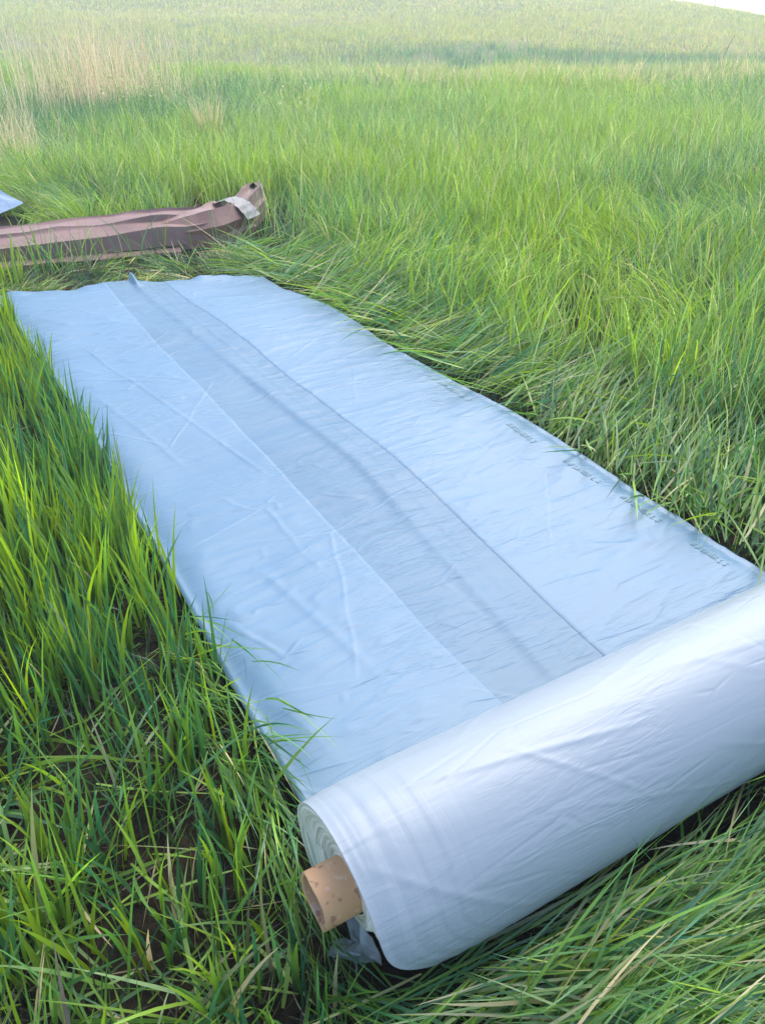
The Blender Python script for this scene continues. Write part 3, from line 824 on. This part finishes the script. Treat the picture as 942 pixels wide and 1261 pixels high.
# single dry weed clump and flowering weeds
def weed(name, x, y, n, h, spread, label, cat, pal, flowers=0, fcol=None, group=None):
    e = empty(name, (x, y, float(ground_z(x, y))))
    xr = rng.normal(0, spread, n); yr = rng.normal(0, spread, n)
    az = np.arctan2(yr, xr) + rng.normal(0, .5, n)
    L = rng.uniform(.6, 1, n)*h
    root = np.stack([x+xr*.4, y+yr*.4, ground_z(x+xr*.4, y+yr*.4)], -1)
    th0 = np.abs(rng.normal(.16, .10, n)); kp = np.abs(rng.normal(.25, .2, n))
    o = blades_mesh('stems', root, az, th0, kp, L, rng.uniform(.006, .011, n), rng.normal(0, .8, n), tint(n, pal, .15), 4, M_dry)
    o.parent = e; o.matrix_parent_inverse = Matrix.Translation(-Vector(e.location))
    if flowers:
        me = o.data; nv = 9; tips = np.array([me.vertices[i*nv+8].co[:] for i in range(n)])
        V = []; Fc = []
        for tpt in tips[rng.permutation(n)[:flowers]]:
            for _ in range(7):
                c = tpt + rng.normal(0, .022, 3); q = rng.normal(0, 1, (3, 3))*.013
                b = len(V); V += [c+q[0], c+q[1], c+q[2]]; Fc.append((b, b+1, b+2))
        f = mesh_obj('flower_heads', np.array(V), Fc, fcol, e, shade=False)
        f.matrix_parent_inverse = Matrix.Translation(-Vector(e.location))
    for c in e.children: tag(c, kind='stuff')
    tag(e, label, cat, group)
    return e
M_yellow = plain_material('yellow_petals', (.62, .58, .16), .7, (.55, .60, .25))
# thin pale seed stalks standing above the blades
n = 420; xs = rng.uniform(-9, 9, n); ys = rng.uniform(4.2, 16, n)
k = in_view(xs, ys, .6) & (flatness(xs, ys) < .1); xs, ys = xs[k], ys[k]; n = len(xs)
sk = blades_mesh('seed_stalks', np.stack([xs, ys, ground_z(xs, ys)], -1), rng.uniform(0, 6.3, n), np.abs(rng.normal(.15, .1, n)), np.abs(rng.normal(.5, .4, n)),
                 rng.uniform(.5, .8, n), rng.uniform(.003, .006, n), rng.normal(0, .8, n), tint(n, dict(tan=.6, pale=.4), .15), 5, M_dry, keepfn=keep)
tag(sk, kind='stuff')
weed('dry_weed', -2.15, 10.6, 60, .85, .16, 'clump of bare straw coloured weed stems standing in the green field', 'dry weed', dict(tan=.7, straw=.5))
weed('flowering_weed', -3.45, 12.2, 70, .80, .40, 'widest loose patch of pale yellow flowering weeds, left of the dry weed clump', 'flowering weed', dict(grn=.5, pale=.6), 40, M_yellow, 'yellow flowering weeds in the field')
weed('flowering_weed', -1.15, 11.2, 36, .75, .22, 'pale yellow flowering weed just right of the dry weed clump', 'flowering weed', dict(grn=.4, straw=.4), 16, M_yellow, 'yellow flowering weeds in the field')
weed('flowering_weed', -5.2, 17.5, 70, .9, .8, 'faint yellow flowering weed patch far off beside the tan reeds', 'flowering weed', dict(grn=.4, pale=.6), 50, M_yellow, 'yellow flowering weeds in the field')

# a tall bent stalk on the bank and a thin mast on the skyline
def tube(pts, rad, name, mat, parent=None, nph=8):
    V = []
    P = [Vector(p) for p in pts]
    for i, p in enumerate(P):
        tdir = (P[min(i+1, len(P)-1)]-P[max(i-1, 0)]).normalized()
        a = tdir.cross(Vector((.3, 1, .1))).normalized(); b = tdir.cross(a)
        r = rad if not isinstance(rad, (list, tuple)) else rad[i]
        for k in range(nph):
            q = 2*math.pi*k/nph; V.append(p + a*math.cos(q)*r + b*math.sin(q)*r)
    f = grid_faces(len(P), nph, True)
    f += [tuple(range(nph))[::-1], tuple(range((len(P)-1)*nph, len(P)*nph))]
    return mesh_obj(name, V, f, mat, parent)
M_stalk = plain_material('stalk', (.10, .11, .05), .8)
zs = float(ground_z(15.6, 39))
st = tube([(14.85, 39, zs-.05), (14.9, 39, zs+.5), (15.05, 39, zs+.95), (15.2, 39, zs+1.25)], [.022, .018, .013, .006], 'weed_stalk', M_stalk)
tag(st, 'single dark leaning weed stalk rising from the green hollow below the hill', 'weed stalk')
M_mast = plain_material('mast_paint', (.65, .30, .27), .6, (.7, .62, .6), .8)
zm = float(ground_z(36, 100))
mo = empty('mast', (36, 100, zm)); tag(mo, 'thin pinkish mast standing far behind the hill crest against the sky', 'mast')
tube([(0, 0, 0), (0, 0, 2.5), (0, 0, 5.0)], [.09, .07, .05], 'pole', M_mast, mo)
tube([(-.25, 0, 4.6), (0, 0, 4.6), (.25, 0, 4.6)], .03, 'crossarm', M_mast, mo)

# ------------------------------------------------------------------ haze
hz = NT('haze_air')
pv = hz.n('ShaderNodeVolumePrincipled'); pv.inputs['Density'].default_value = .0046
pv.inputs['Color'].default_value = (.97, .97, .95, 1); pv.inputs['Anisotropy'].default_value = .1
hz.l(pv.outputs[0], hz.out.inputs['Volume'])
b0, b1 = (-142, -22, -8.5), (142, 140, 6.0)
V = [(x, y, z) for x in (b0[0], b1[0]) for y in (b0[1], b1[1]) for z in (b0[2], b1[2])]
h = mesh_obj('haze', V, [(0, 1, 3, 2), (4, 6, 7, 5), (0, 4, 5, 1), (2, 3, 7, 6), (0, 2, 6, 4), (1, 5, 7, 3)], hz.m, shade=False)
tag(h, kind='stuff')

# ------------------------------------------------------------------ light
SUN_EL, SUN_AZ = math.radians(52), math.radians(20)      # azimuth from +Y towards +X
w = bpy.data.worlds.new('World'); scene.world = w; w.use_nodes = True
nt = w.node_tree; bg = nt.nodes['Background']
sky = nt.nodes.new('ShaderNodeTexSky'); sky.sky_type = 'NISHITA'; sky.sun_disc = False
sky.sun_elevation = SUN_EL; sky.sun_rotation = SUN_AZ; sky.air_density = 1.0; sky.dust_density = 1.6; sky.ozone_density = 2.0
nt.links.new(sky.outputs[0], bg.inputs[0]); bg.inputs[1].default_value = .15
sl = bpy.data.lights.new('Sun', 'SUN'); sl.energy = 1.1; sl.angle = math.radians(60); sl.color = (1, .91, .76)
so = bpy.data.objects.new('Sun', sl); C.objects.link(so)
sd = Vector((math.sin(SUN_AZ)*math.cos(SUN_EL), math.cos(SUN_AZ)*math.cos(SUN_EL), math.sin(SUN_EL)))
so.rotation_euler = (-sd).to_track_quat('-Z', 'Y').to_euler(); so.location = (5, 8, 20)

# ------------------------------------------------------------------ camera
cam = bpy.data.cameras.new('Camera'); co = bpy.data.objects.new('Camera', cam); C.objects.link(co)
co.location = (0, 0, 1.5); co.rotation_euler = (math.radians(90-33.5), 0, 0)
cam.sensor_fit = 'VERTICAL'; cam.sensor_height = 24; cam.lens = 24*947/1261
cam.clip_start = .05; cam.clip_end = 2000
scene.camera = co

scene.view_settings.view_transform = 'Standard'
scene.view_settings.look = 'None'
scene.view_settings.exposure = 1.7
scene.view_settings.gamma = 1
scene.render.engine = 'CYCLES'
scene.cycles.use_denoising = True
scene.cycles.max_bounces = 8
scene.cycles.transparent_max_bounces = 8
scene.cycles.volume_bounces = 0
